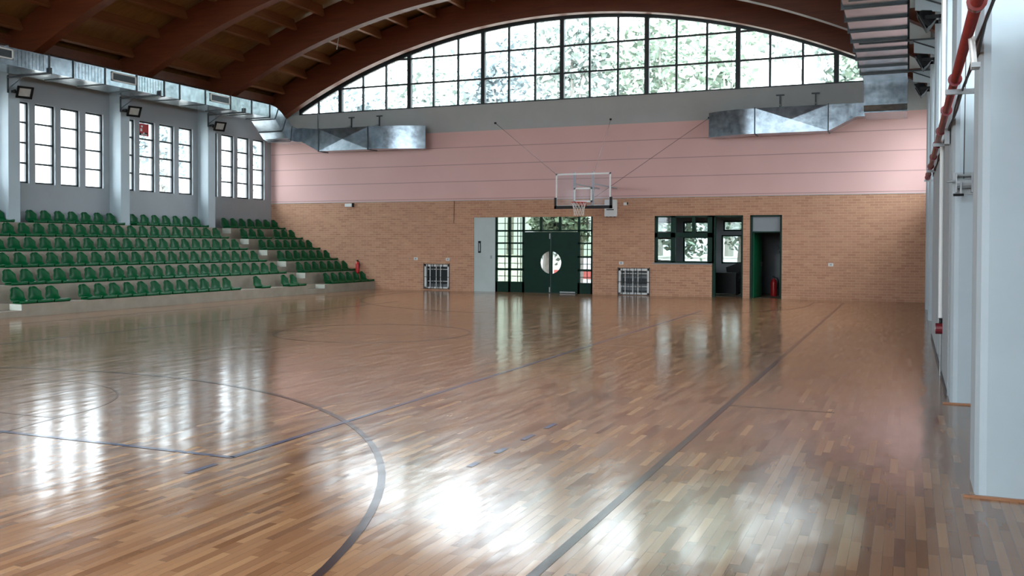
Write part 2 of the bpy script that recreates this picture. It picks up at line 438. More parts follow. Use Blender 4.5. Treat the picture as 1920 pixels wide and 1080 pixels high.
for k in range(6):
    y0 = 6.88+3.98*k
    r = thing('concrete_pillar', lab[k], 'pillar', (0, y0, 0), 'pillars on the right side')
    MB().prism([(.487, 0), (1.0, 0), (1.0, .55), (.42, .55), (.42, .09), (.444, .02)], 'z', 0, 7.6).build('shaft', M['pillar'], r)
    if k < 2: MB().box(.35, 1.0, -.03, -.002, 0, .016).build('skirting', M['skirting'], r)['label'] = 'orange wooden skirting strip'
for k in (-3, -2, -1):
    y0 = 6.88+3.98*k
    struct(MB().box(.42, 1.0, y0, y0+.5, 0, 7.6).build('trim_%d' % (10-k), M['pillar']))
for k in range(3, 8):
    struct(MB().box(XL, -22.44, PL[k], PL[k]+.36, 0, 7.1).build('trim_%d' % (20+k), M['pillar']))
# infill wall flush with the pillars behind the winch pillar
struct(MB().box(.41, XR, 11.45, 14.82, 0, 3.2).build('trim_30', M['white_wall']))
struct(MB().box(.41, XR, 15.4, 18.8, 0, 3.2).build('trim_31', M['white_wall']))
struct(MB().box(.395, .41, 11.45, 18.8, 0, .05).build('baseboard_right', M['steel_dark']))

# ------------------------------------------------------------------ roof
t0, t1 = -33.2, 33.2
def arcpts(r, a0, a1, n): return [(AX+r*math.sin(math.radians(a0+(a1-a0)*k/n)), AZ+r*math.cos(math.radians(a0+(a1-a0)*k/n))) for k in range(n+1)]
RS = AR+BEAM_H+.12
ceil = struct(MB().prism(arcpts(RS, t0, t1, 72)+list(reversed(arcpts(RS+.15, t0, t1, 72))), 'y', YB-.6, D+.6).build('ceiling', M['sheathing']))
PB = [29.75]+[y+.03 for y in PL]
bl = ['curved timber roof beam against the big arched window', 'curved timber roof beam second from the arched window', 'curved timber roof beam third from the arched window',
      'curved timber roof beam at the upper left corner of the photo']
lim = 31.6
for k, y0 in enumerate(PB):
    o = MB().prism(arcpts(AR, -lim+.35, lim-.35, 64)+list(reversed(arcpts(AR+BEAM_H, -lim, lim, 64))), 'y', y0, y0+.3).build('roof_beam', M['glulam'])
    tag(o, bl[min(k, 3)] if k < 4 else 'curved timber roof beam nearer the camera, above the frame', 'beam', 'arched roof beams')
# purlins between the beams (only the bays that show)
PA = [-28.2+2.82*k for k in range(21)]
np_ = 0
for (ya, yb) in ((PB[1]+.3, PB[0]), (PB[2]+.3, PB[1]), (PB[3]+.3, PB[2]), (PB[4]+.3, PB[3]), (PB[5]+.3, PB[4])):
    for a in PA:
        if np_ >= 100: break
        if ya < 18 and a > 14: continue
        q = [(-.05, RS-.36), (.05, RS-.36), (.05, RS), (-.05, RS)]
        ca, sa = math.cos(math.radians(a)), math.sin(math.radians(a))
        MB().prism([(AX+u*ca+r*sa, AZ-u*sa+r*ca) for u, r in q], 'y', ya, yb).build('purlin', M['purlin'], ceil); np_ += 1
# gable closers above the arch heads
for nm, y in (('wall_far_gable', D+.02), ('wall_back_gable', YB-.28)):
    struct(MB().prism(arcpts(AR+.2, t0, t1, 64)+list(reversed(arcpts(RS+.05, t0, t1, 64))), 'y', y, y+.26).build(nm, M['frame_dark']))
for nm, y in (('wall_far_haunch', D+.02), ('wall_back_haunch', YB-.28)):
    xs = [XL-.3+(-21.65-XL+.3)*k/10 for k in range(11)]
    struct(MB().prism([(x, 5.5) for x in (xs[0], xs[-1])]+[(x, arcz(x)+.3) for x in reversed(xs)], 'y', y+.05, y+.2).build(nm+'_left', M['grey_wall']))
    xs = [-.25+(XR+.3+.25)*k/10 for k in range(11)]
    struct(MB().prism([(x, 5.5) for x in (xs[0], xs[-1])]+[(x, arcz(x)+.3) for x in reversed(xs)], 'y', y+.05, y+.2).build(nm+'_right', M['grey_wall']))
# wall plate along the eaves
struct(MB().box(XL, -22.35, YB, 29.7, 6.98, 7.25).build('trim_40', M['glulam']))
# thin wire hanging from the roof
tag(MB().tube([(-17.9, 27.6, 9.75), (-18.05, 27.4, 8.3)], .012, 6).build('hanging_wire', M['steel']), 'thin wire hanging from the timber roof near the arched window', 'wire')

# ------------------------------------------------------------------ grandstand
TX, TD, TH, TZ = -18.2, .79, .385, .28
gs = thing('grandstand', 'stepped grey concrete grandstand under the left windows', 'grandstand', (0, 0, 0))
def tier_profile(notch):
    p = [(TX, 0)]
    for k in range(6):
        x, z = TX-TD*k, TZ+TH*k
        zb = 0 if k == 0 else z-TH
        if notch:
            zm = z-(.14 if k == 0 else .19)
            p += [(x, zm), (x-.38, zm), (x-.38, z)]
        else: p += [(x, z)]
        if k < 5: p += [(x-TD, z)]
    p += [(XL+.002, TZ+TH*5), (XL+.002, 0)]
    return p
segs = [(9, 14.15, 0), (14.15, 15.1, 1), (15.1, 25.98, 0), (25.98, 26.93, 1), (26.93, D-.002, 0)]
for a, b, nt in segs:
    MB().prism(tier_profile(nt), 'y', a, b).build('aisle_steps' if nt else 'tiers', M['concrete'], gs)
for y in (15.1, 26.93):  # end faces coloured paler, standing in for window light on them
    for k in range(6):
        if y < 20 and k > 0: continue
        x, z = TX-TD*k, TZ+TH*k
        MB().box(x-.375, x-.003, y-.012, y, z-(.14 if k == 0 else .19)+.002, z-.002).build('lit_step_face', M['lit_step_coping'], gs)['label'] = 'tier end face beside an aisle step, window light painted in'

# seats
def seat_mesh():
    prof = [(.41,.0),(.435,.03),(.42,.062),(.34,.058),(.22,.045),(.11,.055),(.045,.095),(.01,.17),(-.012,.25),(-.028,.315),(-.036,.345),(-.04,.36)]
    hw = [.213,.218,.222,.222,.218,.205,.19,.182,.164,.126,.088,.04]
    N = 10
    bm = bmesh.new(); rows = []
    for k, ((x, z), w) in enumerate(zip(prof, hw)):
        r = []
        for j in range(N+1):
            u = -1+2*j/N
            back = max(0, min(1, (k-4)/4))
            r.append(bm.verts.new((x+.09*back*u*u*(1 if k < 9 else .5), w*u, z+(.02*abs(u)**3 if 1 < k < 7 else 0))))
        rows.append(r)
    for a, b in zip(rows, rows[1:]):
        for j in range(N): bm.faces.new((a[j], a[j+1], b[j+1], b[j]))
    bmesh.ops.recalc_face_normals(bm, faces=bm.faces)
    bmesh.ops.solidify(bm, geom=bm.faces[:], thickness=.014)
    for f in bm.faces: f.smooth = True
    # mounting foot under the pan
    vs = [bm.verts.new(p) for p in ((.08,-.12,0),(.36,-.12,0),(.36,.12,0),(.08,.12,0),(.08,-.12,.05),(.36,-.12,.05),(.36,.12,.05),(.08,.12,.05))]
    for f in ((3,2,1,0),(4,5,6,7),(0,1,5,4),(1,2,6,5),(2,3,7,6),(3,0,4,7)): bm.faces.new([vs[i] for i in f])
    me = bpy.data.meshes.new('stadium_seat'); bm.to_mesh(me); bm.free(); me.materials.append(M['seat'])
    return me
SEAT = seat_mesh()
P = .4745
NUM = ['first', 'second', 'third', 'fourth', 'fifth', 'sixth', 'seventh', 'eighth', 'ninth', 'tenth', 'eleventh', 'twelfth', 'thirteenth', 'fourteenth',
       'fifteenth', 'sixteenth', 'seventeenth', 'eighteenth', 'nineteenth', 'twentieth', 'twenty-first', 'twenty-second', 'twenty-third', 'twenty-fourth']
ROWN = {1: 'the bottom row', 2: 'the second row up', 3: 'the third row up', 4: 'the fourth row up', 5: 'the fifth row up', 6: 'the top row'}
seats = []   # (row, y, label)
far = [29.965-P*.995*i for i in range(7)]
def dist_lab(i, row, what): return 'green bucket seat, %s %s, %s' % (NUM[i], what, ROWN[row])
for r in (2, 3, 4, 5):
    for i, y in enumerate(far):
        if r == 5 and i == 3: continue
        ii = i if not (r == 5 and i > 3) else i-1
        seats.append((r, y, dist_lab(ii, r, 'from the brick wall')))
    ymin = {2: 15.85, 3: 16.3, 4: 16.75, 5: 17.2}[r]
    y = 25.7; i = 0
    while y > ymin-.3:
        seats.append((r, y, dist_lab(i, r, 'left of the far aisle'))); y -= P; i += 1
for i, y in enumerate(far[:6]): seats.append((1, y, dist_lab(i, 1, 'from the brick wall')))
seats += [(1, 25.7, 'green bucket seat, right one of the isolated pair in the bottom row'),
          (1, 25.23, 'green bucket seat, left one of the isolated pair in the bottom row'),
          (1, 23.83, 'green plastic bucket seat standing alone in the bottom row')]
for i in range(12): seats.append((1, 22.41-P*i, dist_lab(i, 1, 'from the right in the long block')))
for i, y in enumerate((16.24, 15.77, 15.3)): seats.append((1, y, dist_lab(i, 1, 'from the right in the block of three')))
for i in range(7):
    seats.append((6, 29.94-P*i, dist_lab(i, 6, 'from the brick wall')))
    seats.append((6, 25.62-P*i, dist_lab(i, 6, 'from the right under the middle windows')))
    seats.append((6, 21.86-P*i, dist_lab(i, 6, 'from the right under the leftmost windows')))
seats.append((6, 17.98, 'green plastic bucket seat cut by the left photo edge in the top row'))
for r, y, lb in seats:
    o = bpy.data.objects.new('stadium_seat', SEAT); COL.objects.link(o)
    o.location = (TX-TD*(r-1)-.46, y, TZ+TH*(r-1)+.0005)
    tag(o, lb, 'seat', 'green grandstand seats in '+ROWN[r])

# ------------------------------------------------------------------ ducts
ld = thing('air_duct', 'long galvanised air duct on brackets under the left eaves', 'duct', (0, 0, 0))
fx, bx_, dz0, dz1 = -20.9, -21.95, 6.13, 6.58
def sec(c, n, hw, z0, z1):
    """section centred at plan point c, side direction n (unit, plan), half width hw"""
    return [(c[0]-n[0]*hw, c[1]-n[1]*hw, z0), (c[0]+n[0]*hw, c[1]+n[1]*hw, z0), (c[0]+n[0]*hw, c[1]+n[1]*hw, z1), (c[0]-n[0]*hw, c[1]-n[1]*hw, z1)]
edges = [10.5, 12.0, 13.2, 14.4, 15.4, 16.55, 18.2, 18.97, 20.07, 21.25, 22.36, 23.02, 24.18, 25.4, 26.5, 27.5]
for a, b in zip(edges, edges[1:]):
    mb = MB(); cx = (fx+bx_)/2; hw = (fx-bx_)/2
    # cross-broken panel: front face with a faint raised centre
    mb.box(bx_, fx, a, b, dz0, dz1)
    mb.build('duct_section', M['galv'], ld)
for y in edges[1:]:
    mb = MB()
    mb.box(fx-.005, fx+.022, y-.018, y+.018, dz0-.02, dz1+.02); mb.box(bx_, fx, y-.018, y+.018, dz0-.024, dz0+.004)
    mb.build('flange', M['steel_dark'], ld)
# corrugation beads on two sections
for a, b in ((17.2, 18.15), (19.0, 20.0), (21.3, 22.3)):
    n_ = int((b-a)/.11)
    mb = MB()
    for k in range(n_): mb.box(fx-.003, fx+.008, a+.05+k*.11, a+.075+k*.11, dz0+.02, dz1-.02)
    mb.build('stiffening_beads', M['galv'], ld)
for (a, b) in ((16.2, 17.11), (20.3, 21.22), (24.4, 25.34)):
    mb = MB(); z0, z1 = 6.27, 6.53
    for q in ((a, b, z0, z0+.035), (a, b, z1-.035, z1), (a, a+.04, z0, z1), (b-.04, b, z0, z1)): mb.box(fx, fx+.03, q[0], q[1], q[2], q[3])
    g = mb.build('air_grille', M['white_paint'], ld)
    mb = MB(); mb.box(fx+.001, fx+.006, a+.04, b-.04, z0+.035, z1-.035); mb.build('grille_back', M['steel_dark'], g)
    mb = MB()
    for k in range(5): mb.box(fx+.006, fx+.02, a+.04, b-.04, z0+.06+k*.042, z0+.068+k*.042)
    mb.build('louvre', M['steel_dark'], g)
# elbow going down and round to the end wall
MB().prism([(27.5, 6.58), (27.85, 6.54), (28.15, 6.4), (28.45, 6.2), (28.75, 5.99), (29.1, 5.93), (29.7, 5.93), (29.7, 5.43), (28.75, 5.43), (28.5, 5.5), (28.2, 5.75), (27.8, 6.11), (27.5, 6.13)], 'x', bx_, fx).build('elbow', M['galv'], ld)
for (y, z, n1, n2) in ((27.8, 6.11, (27.98, 6.48), None), (28.22, 5.72, (28.45, 6.2), None), (28.72, 5.42, (28.82, 5.97), None)):
    mb = MB(); mb.tube([(fx+.01, y, z), (fx+.01, *n1)], .016, 6); mb.tube([(bx_, y, z-.01), (fx, y, z-.01)], .016, 6); mb.build('flange', M['steel_dark'], ld)
MB().sweep([sec((-20.9, 29.42), (0, -1), .28, 5.43, 5.93), sec((-20.72, 29.42), (0, -1), .28, 5.43, 5.93)]).build('branch_collar', M['galv'], ld)

def end_duct(name, label, flip, x_sm, x_box, x_curve, x_end, zt, zb, zs0, zs1, yc=29.4, hw=.3):
    d = thing(name, label, 'duct')
    s_ = 1 if not flip else -1
    n_ = (0, -1) if s_ > 0 else (0, 1)
    MB().sweep([sec((x_sm, yc), (0, -1), hw-.02, zs0, zs1), sec((x_box, yc), (0, -1), hw, zb, zt)]).build('flare', M['galv'], d)
    # box with cross-broken front
    mb = MB(); y0, y1 = yc-hw, yc+hw
    xa, xb = sorted((x_box, x_curve)); c = ((xa+xb)/2, y0-.035, (zb+zt)/2)
    q = [(xa, y0, zb), (xb, y0, zb), (xb, y0, zt), (xa, y0, zt)]
    for k in range(4): mb.face([q[k], q[(k+1) % 4], c])
    mb.face([(xa,y1,zb),(xa,y1,zt),(xb,y1,zt),(xb,y1,zb)]); mb.face([(xa,y0,zt),(xb,y0,zt),(xb,y1,zt),(xa,y1,zt)]); mb.face([(xa,y0,zb),(xa,y1,zb),(xb,y1,zb),(xb,y0,zb)])
    weld(mb.build('box_section', M['galv'], d, fix=False))
    secs = []
    for k in range(11):
        t = k/10; x = x_curve+(x_end-x_curve)*t; y = yc+.5*t**2.0
        ang = .5*t*2/abs(x_end-x_curve); nn = Vector((s_*ang, -1)).normalized()
        secs.append(sec((x, y), nn, hw, zb, zt))
    o = MB().sweep(secs).build('curved_end', M['galv'], d)
    bm = bmesh.new(); bm.from_mesh(o.data)
    for f in bm.faces: f.smooth = abs(f.normal.z) < .5 and abs(f.normal.x) < .9
    for e in bm.edges:
        if len(e.link_faces) == 2 and e.calc_face_angle(0) > .5: e.smooth = False
    bm.to_mesh(o.data); bm.free()
    for x in (x_box, x_curve):
        MB().sweep([sec((x-.015, yc), (0, -1), hw+.025, zb-.02, zt+.02), sec((x+.015, yc), (0, -1), hw+.025, zb-.02, zt+.02)]).build('flange', M['steel_dark'], d)
    return d
ed1 = end_duct('air_duct', 'galvanised duct on the pink wall, left of the basketball backboard', False, -20.72, -19.95, -17.85, -15.95, 5.86, 5.05, 5.43, 5.93)
ed2 = end_duct('air_duct', 'galvanised duct on the pink wall, right of the basketball backboard', True, -1.44, -2.2, -4.31, -5.62, 5.80, 5.03, 5.41, 5.80)
rd = thing('air_duct', 'long galvanised duct under the right eaves, seen from below', 'duct')
rx0, rx1, rz0, rz1 = -1.17, -.06, 6.15, 6.72
yy = [12.5+1.06*k for k in range(15)]; yy[-1] = 27.7
for a, b in zip(yy, yy[1:]): MB().box(rx0, rx1, a, b, rz0, rz1).build('duct_section', M['galv'], rd)
for y in yy[:-1]:
    mb = MB(); mb.box(rx0-.05, rx1+.03, y-.02, y+.02, rz0-.045, rz0); mb.box(rx0-.05, rx0, y-.02, y+.02, rz0, rz1); mb.box(rx1, rx1+.03, y-.02, y+.02, rz0-.045, rz1)
    mb.build('flange', M['steel_dark'], rd)  # dark steel stands in for the unlit sides of the ribs
MB().prism([(27.7, rz1), (27.7, 5.52), (27.85, 5.36), (29.7, 5.36), (29.7, rz1)], 'x', rx0, rx1).build('drop_box', M['galv'], rd)
MB().box(rx0-.03, rx1+.02, 27.66, 27.7, rz0-.05, rz0).build('flange', M['galv'], rd)
MB().box(rx0-.02, rx1+.02, 27.83, 27.86, 5.33, 5.36).build('flange', M['galv'], rd)
MB().sweep([sec((-1.17, 29.4), (0, -1), .28, 5.41, 5.80), sec((-1.44, 29.4), (0, -1), .28, 5.41, 5.80)]).build('branch_collar', M['galv'], rd)

struct(MB().box(-.02, XR, 8, D, 6.8, 6.95).build('trim_60', M['grey_wall']))
# brackets
bn = ['leftmost', 'middle', 'farthest']
for k, y in enumerate((PL[2]-.02, PL[1]-.02, PL[0]-.02)):
    b = thing('duct_bracket', 'dark steel bracket under the left duct, %s of the three in view' % bn[k], 'bracket', (-22.44, y, 6.22), 'brackets under the left duct')
    MB().box(-.0, 1.62, -.025, .025, -.13, -.09).build('arm', M['steel_dark'], b)
    MB().box(0, .03, -.02, .02, -.52, -.05).build('upright', M['steel_dark'], b)
    MB().tube([(.02, 0, -.42), (.62, 0, -.11)], .012, 6).build('brace', M['steel_dark'], b)
    MB().box(1.56, 1.62, -.02, .02, -.092, .04).build('stop', M['steel_dark'], b)
def duct_stay(x, y, z, side, label, grp):
    b = thing('duct_support', label, 'bracket', (x, y, z), grp)
    MB().box(-.02, .02, 0, .04, 0, .5).build('drop_rod', M['steel_dark'], b)
    MB().tube([(side*-.55, -.15, -.02), (0, .0, .22)], .018, 6).build('strut', M['steel'], b)
    MB().box(-.02, .02, -.9, .06, .0, .02).build('duct_strap', M['steel'], b)
    MB().box(-.12, .12, 0, .04, .49, .53).build('head_plate', M['steel_dark'], b)
duct_stay(-19.2, 30.12, 5.86, 1, 'thin steel duct support on grey wall, left of the pair over the left duct', 'supports over the end wall ducts')
duct_stay(-18.0, 30.12, 5.86, 1, 'thin steel duct support on grey wall, right of the pair over the left duct', 'supports over the end wall ducts')
duct_stay(-3.7, 30.12, 5.80, -.3, 'thin steel duct support on grey wall, left one above the right duct', 'supports over the end wall ducts')
duct_stay(-2.65, 30.12, 5.80, -.3, 'thin steel duct support on grey wall, right one above the right duct', 'supports over the end wall ducts')
tag(MB().tube([(-20.62, 30.05, 5.9), (-20.62, 30.05, 6.62)], .018, 8).build('drop_rod', M['steel_dark']), 'slim dark vertical rod above the left end of the wall duct', 'rod')
bn = ['nearest', 'second', 'farthest']
for k, y in enumerate((18.3, 22.3, 26.2)):
    b = thing('duct_bracket', 'steel bracket between the right duct and a white pillar, %s from the camera' % bn[k], 'bracket', (-.05, y, 6.15), 'brackets under the right duct')
    MB().box(-1.0, 1.0, -.02, .02, -.04, 0).build('arm', M['steel_dark'], b)
    MB().prism([(.12, -.04), (.95, -.04), (.95, -.42), (.12, -.3)], 'y', -.004, .004).build('gusset', M['pillar'], b)
    MB().tube([(.1, -.03, -.05), (.95, -.03, -.4)], .016, 6).build('brace', M['steel_dark'], b)

# ------------------------------------------------------------------ floodlights
def floodlight(loc, rz, label, grp):
    f = thing('floodlight', label, 'floodlight', loc, grp, rz)
    # local +X is the aiming direction, tilted down
    t = math.radians(-28)
    R = Matrix.Rotation(-t, 4, 'Y')
    def tr(mb): mb.v = [tuple(R @ Vector(v)) for v in mb.v]; return mb
    tr(MB().sweep([[(-.14,-.1,-.08),(-.14,.1,-.08),(-.14,.1,.08),(-.14,-.1,.08)],[(.0,-.19,-.15),(.0,.19,-.15),(.0,.19,.15),(.0,-.19,.15)],[(.06,-.2,-.16),(.06,.2,-.16),(.06,.2,.16),(.06,-.2,.16)]])).build('housing', M['black'], f)
    tr(MB().box(.06, .064, -.165, .165, -.125, .125)).build('reflector', M['reflector'], f)
    tr(MB().box(.068, .071, -.17, .17, -.13, .13)).build('lens', M['glass'], f)
    mb = MB()
    for q in ((-.21, -.15, -.17, .17), (.15, .21, -.17, .17), (-.21, .21, -.17, -.11), (-.21, .21, .12, .17)): mb.box(.06, .085, q[0], q[1], q[2], q[3])
    tr(mb).build('bezel', M['black'], f)
    mb = MB(); mb.box(-.22, .02, -.235, -.205, -.03, .03); mb.box(-.22, .02, .205, .235, -.03, .03); mb.box(-.25, -.2, -.235, .235, -.03, .03); mb.box(-.38, -.2, -.04, .04, -.04, .04)
    mb.build('yoke', M['black'], f)
    return f
fl = ['leftmost', 'middle', 'farthest']
for k, y in enumerate((18.4, 22.3, 26.22)):
    floodlight((-22.07, y, 5.74), math.radians(-20), 'black floodlight on a white pillar of the window wall, %s of three' % fl[k], 'floodlights on the left pillars')
fl = ['uppermost in view', 'middle', 'lowest in view']
for k, y in enumerate((18.0, 22.0, 25.9)):
    ff = floodlight((.25, y, 5.6), math.radians(180), 'black floodlight beside the right duct, %s of three' % fl[k], 'floodlights on the right pillars')
    MB().box(-.42, -.34, -.9, .05, -.03, .03).build('mounting_arm', M['black'], ff)

# ------------------------------------------------------------------ basketball hoop
bh = thing('basketball_hoop', 'wall-hung basketball hoop with clear backboard over the green doors', 'basketball hoop', (-9.25, 27.6, 0))
HX0, HX1, HZ0, HZ1 = -.9, .9, 2.82, 3.87
bd = MB().box(HX0, HX1, 0, .03, HZ0, HZ1).build('backboard', M['glass_board'], bh)
def rect_line(name, x0, x1, z0, z1, w, m, par, y=-.004):
    mb = MB()
    for q in ((x0, x1, z0, z0+w), (x0, x1, z1-w, z1), (x0, x0+w, z0, z1), (x1-w, x1, z0, z1)): mb.box(q[0], q[1], y, y+.003, q[2], q[3])
    return mb.build(name, m, par)
rect_line('border_line', HX0+.005, HX1-.005, HZ0+.005, HZ1-.005, .05, M['white_paint'], bd)
rect_line('target_square', -.295, .295, 2.97, 3.42, .05, M['white_paint'], bd)
mb = MB(); mb.box(-.93, .93, -.03, .05, HZ0-.05, HZ0+.045); mb.box(-.93, -.86, -.03, .05, HZ0-.05, HZ0+.3); mb.box(.86, .93, -.03, .05, HZ0-.05, HZ0+.3)
mb.build('edge_padding', M['black_pad'], bh)
RZ = 2.95
rim = [(.225*math.cos(2*PI*k/28), -.38+.225*math.sin(2*PI*k/28), RZ) for k in range(29)]
ri = MB().tube(rim, .011, 8, caps=False).build('rim', M['rim'], bh, smooth=True)
mb = MB(); mb.box(-.12, .12, -.16, -.002, RZ-.015, RZ+.01); mb.box(-.12, .12, -.012, -.002, RZ-.13, RZ+.03)
mb.tube([(-.1, -.16, RZ-.02), (-.1, -.005, RZ-.12)], .012, 6); mb.tube([(.1, -.16, RZ-.02), (.1, -.005, RZ-.12)], .012, 6)
mb.build('rim_mount', M['rim'], bh)
mb = MB(); NN = 12
for lev in range(4):
    ra, rb = [.222, .19, .165, .15, .15][lev:lev+2]; za, zb = RZ-.01-.1*lev, RZ-.11-.1*lev
    for k in range(NN):
        for sgn in (1, -1):
            a0 = 2*PI*(k+.5*(lev % 2))/NN; a1 = a0+sgn*PI/NN
            mb.tube([(ra*math.cos(a0), -.38+ra*math.sin(a0), za), (rb*math.cos(a1), -.38+rb*math.sin(a1), zb)], .0045, 5)
mb.build('net', M['net'], bh)
for sx in (-.3, .3):
    MB().box(sx-.03, sx+.03, .05, .11, 2.78, 3.9).build('board_post', M['steel'], bh)
    MB().box(sx-.02, sx+.02, .1, 2.6, 3.52, 3.56).build('support_arm', M['steel'], bh)
MB().tube([(HX0+.02, .04, HZ1-.03), (-13.35+9.25, 2.595, 5.9)], .0075, 6).build('stay_cable', M['stay'], bh)
MB().tube([(.42, .1, HZ1), (-9.16+9.25, 2.595, 5.9)], .0075, 6).build('stay_cable', M['stay'], bh) if 0 else MB().tube([(.32, .1, HZ1), (.09, 2.595, 5.83)], .0075, 6).build('stay_cable', M['stay'], bh)
MB().tube([(.35, .1, HZ0+.3), (-5.9+9.25, 2.595, 5.72)], .0075, 6).build('stay_cable', M['stay'], bh)
for x, z in ((-4.1, 5.9), (.09, 5.83), (3.35, 5.72)): MB().box(x-.03, x+.03, 2.56, 2.6, z-.03, z+.03).build('cable_anchor', M['black'], bh)

# ------------------------------------------------------------------ entrance: grey sliding leaf + green glazed doors
Y0 = D+.05
d1 = struct(MB().box(-14.18, -13.36, D+.03, D+.09, .0, 2.613).build('door_1', M['grey_door']))
MB().box(-14.015, -13.91, D+.022, D+.03, 1.36, 1.78).build('pull_slot', M['black'], d1)
MB().box(-13.985, -13.94, D+.015, D+.022, 1.42, 1.70).build('pull_bar', M['steel'], d1)
MB().box(-13.55, -13.48, D+.02, D+.03, 1.16, 1.27).build('lock', M['steel'], d1)
mb = MB(); A, B = Y0, Y0+.07
vx = [(-13.36, -13.29), (-12.867, -12.786), (-12.345, -12.265), (-10.317, -10.241), (-9.845, -9.77)]
for a, b in vx: mb.box(a, b, A, B, 0, 2.613)
for a, b in ((-11.69, -11.61), (-10.996, -10.92)): mb.box(a, b, A, B, 2.11, 2.613)
mb.box(-13.36, -9.77, A, B, 2.105, 2.168)
for z0, z1 in ((1.678, 1.736), (1.215, 1.276), (.758, .832), (.327, .369)):
    mb.box(-13.36, -12.265, A, B, z0, z1); mb.box(-10.317, -9.77, A, B, z0, z1)
mb.box(-13.36, -12.265, A, B, 0, .33); mb.box(-10.317, -9.77, A, B, 0, .33)
d2 = struct(mb.build('door_2', M['green_dark']))
for a, b, c, d in ((-13.29, -12.345, .369, 2.105), (-10.241, -9.845, 1.25, 2.105), (-13.29, -9.845, 2.168, 2.613)):
    MB().box(a, b, Y0+.03, Y0+.036, c, d).build('glass', M['glass_wired'], d2)
MB().box(-10.241, -9.845, Y0+.03, Y0+.036, .369, 1.25).build('glass', M['glass_bright'], d2)
def leaf(x0, x1, inner):
    """door leaf with a half-moon window against its inner stile"""
    z0, z1 = .004, 2.1; cx, cz, R_ = -11.29, 1.045, .385
    st = .055
    mb = MB(); ya, yb = Y0+.005, Y0+.055
    if inner == 'r': xs0, xs1, side = cx-R_, x1-st, -1
    else: xs0, xs1, side = x0+st, cx+R_, 1
    if inner == 'r': mb.box(x0, xs0, ya, yb, z0, z1); mb.box(xs1, x1, ya, yb, z0, z1)
    else: mb.box(xs1, x1, ya, yb, z0, z1); mb.box(x0, xs0, ya, yb, z0, z1)
    n = 16
    X = [xs0+(xs1-xs0)*k/n for k in range(n+1)]
    # finer near the round side
    h = [math.sqrt(max(R_*R_-(x-cx)**2, 0)) for x in X]
    mb.prism([(X[k], cz+h[k]) for k in range(n+1)]+[(xs1, z1), (xs0, z1)], 'y', ya, yb)
    mb.prism([(X[k], cz-h[k]) for k in range(n+1)]+[(xs1, z0), (xs0, z0)], 'y', ya, yb)
    o = mb.build('door_leaf', M['green_dark'], d2)
    MB().prism([(X[k], cz+h[k]+.01) for k in range(n+1)]+[(X[k], cz-h[k]-.01) for k in range(n, -1, -1)], 'y', Y0+.028, Y0+.034).build('half_moon_glass', M['glass_bright'], o)
    return o
lf = leaf(-12.265, -11.295, 'r'); rl = leaf(-11.285, -10.317, 'l')
MB().box(-11.34, -11.31, Y0-.012, Y0+.005, 1.86, 2.04).build('bolt', M['steel'], lf)
MB().box(-11.34, -11.31, Y0-.012, Y0+.005, .03, .2).build('bolt', M['steel'], lf)
MB().box(-12.3, -10.3, Y0+.01, Y0+.3, -.2, .003).build('threshold', M['steel_dark'], d2)
MB().box(-10.95, -10.4, Y0-.008, Y0+.005, .02, .06).build('kick_strip', M['steel'], rl)
# lattice grille outside the fixed panes
mb = MB()
for x in (-13.08, -12.95, -12.6, -12.48, -10.04): mb.box(x-.012, x+.012, Y0+.2, Y0+.22, 0, 2.6)
for z in (.55, 1.0, 1.5, 1.95, 2.4): mb.box(-13.36, -12.26, Y0+.2, Y0+.22, z-.012, z+.012); mb.box(-10.32, -9.77, Y0+.2, Y0+.22, z-.012, z+.012)
mb.build('security_grille', M['steel'], d2)

# ------------------------------------------------------------------ low grilled openings
def low_vent(x0, x1, z0, z1, label, inner):
    v = thing('grilled_vent', label, 'vent', (0, 0, 0), 'low grilled openings in the brick wall')
    mb = MB(); w = .07
    for q in ((x0, x1, z0, z0+w*.7), (x0, x1, z1-w, z1), (x0, x0+w, z0, z1), (x1-w, x1, z0, z1)): mb.box(q[0], q[1], D-.005, D+.08, q[2], q[3])
    mb.build('frame', M['white_paint'], v)
    mb = MB(); mb.box(x0-.3, x1+.3, D+.3, D+.34, z0-.3, z1+.3); mb.build('back_panel', M['office_wall'], v)
    mb = MB()
    for (a, b, c, d) in inner: mb.box(x0+w+a*(x1-x0-2*w), x0+w+b*(x1-x0-2*w), D+.15, D+.17, z0+c*(z1-z0), z0+d*(z1-z0))
    mb.build('dark_pane', M['frame_dark'], v)  # dark panes set behind the bars
    mb = MB()
    for f in (.13, .28, .37, .52, .6, .75): x = x0+f*(x1-x0); mb.box(x-.008, x+.008, D-.04, D-.02, z0-.01, z1+.02)
    for f in (-.012, 1.012): x = x0+f*(x1-x0); mb.box(x-.01, x+.01, D-.04, D-.02, z0-.03, z1+.04)
    for f in (-.01, .48, 1.015): z = z0+f*(z1-z0); mb.box(x0-.01, x1+.01, D-.045, D-.03, z-.008, z+.008)
    mb.build('bar_grille', M['frame_dark'], v)
    mb = MB()
    for f in (.2, .45, .62): x = x0+f*(x1-x0); mb.box(x-.014, x+.014, D+.05, D+.07, z0+.05, z1-.05)
    for f in (.3, .8): z = z0+f*(z1-z0); mb.box(x0+w, x1-w, D+.05, D+.07, z-.012, z+.012)
    mb.build('glazing_bars', M['white_paint'], v)
low_vent(-16.14, -15.14, .07, .93, 'low white-framed opening with dark bars, left of the grey door', [(0, 1, .2, .88)])
low_vent(-8.86, -7.82, .03, .88, 'low white-framed opening with dark bars, below the white wall box', [(0, 1, .42, .62), (0, 1, .75, .8), (0, 1, .1, .14)])

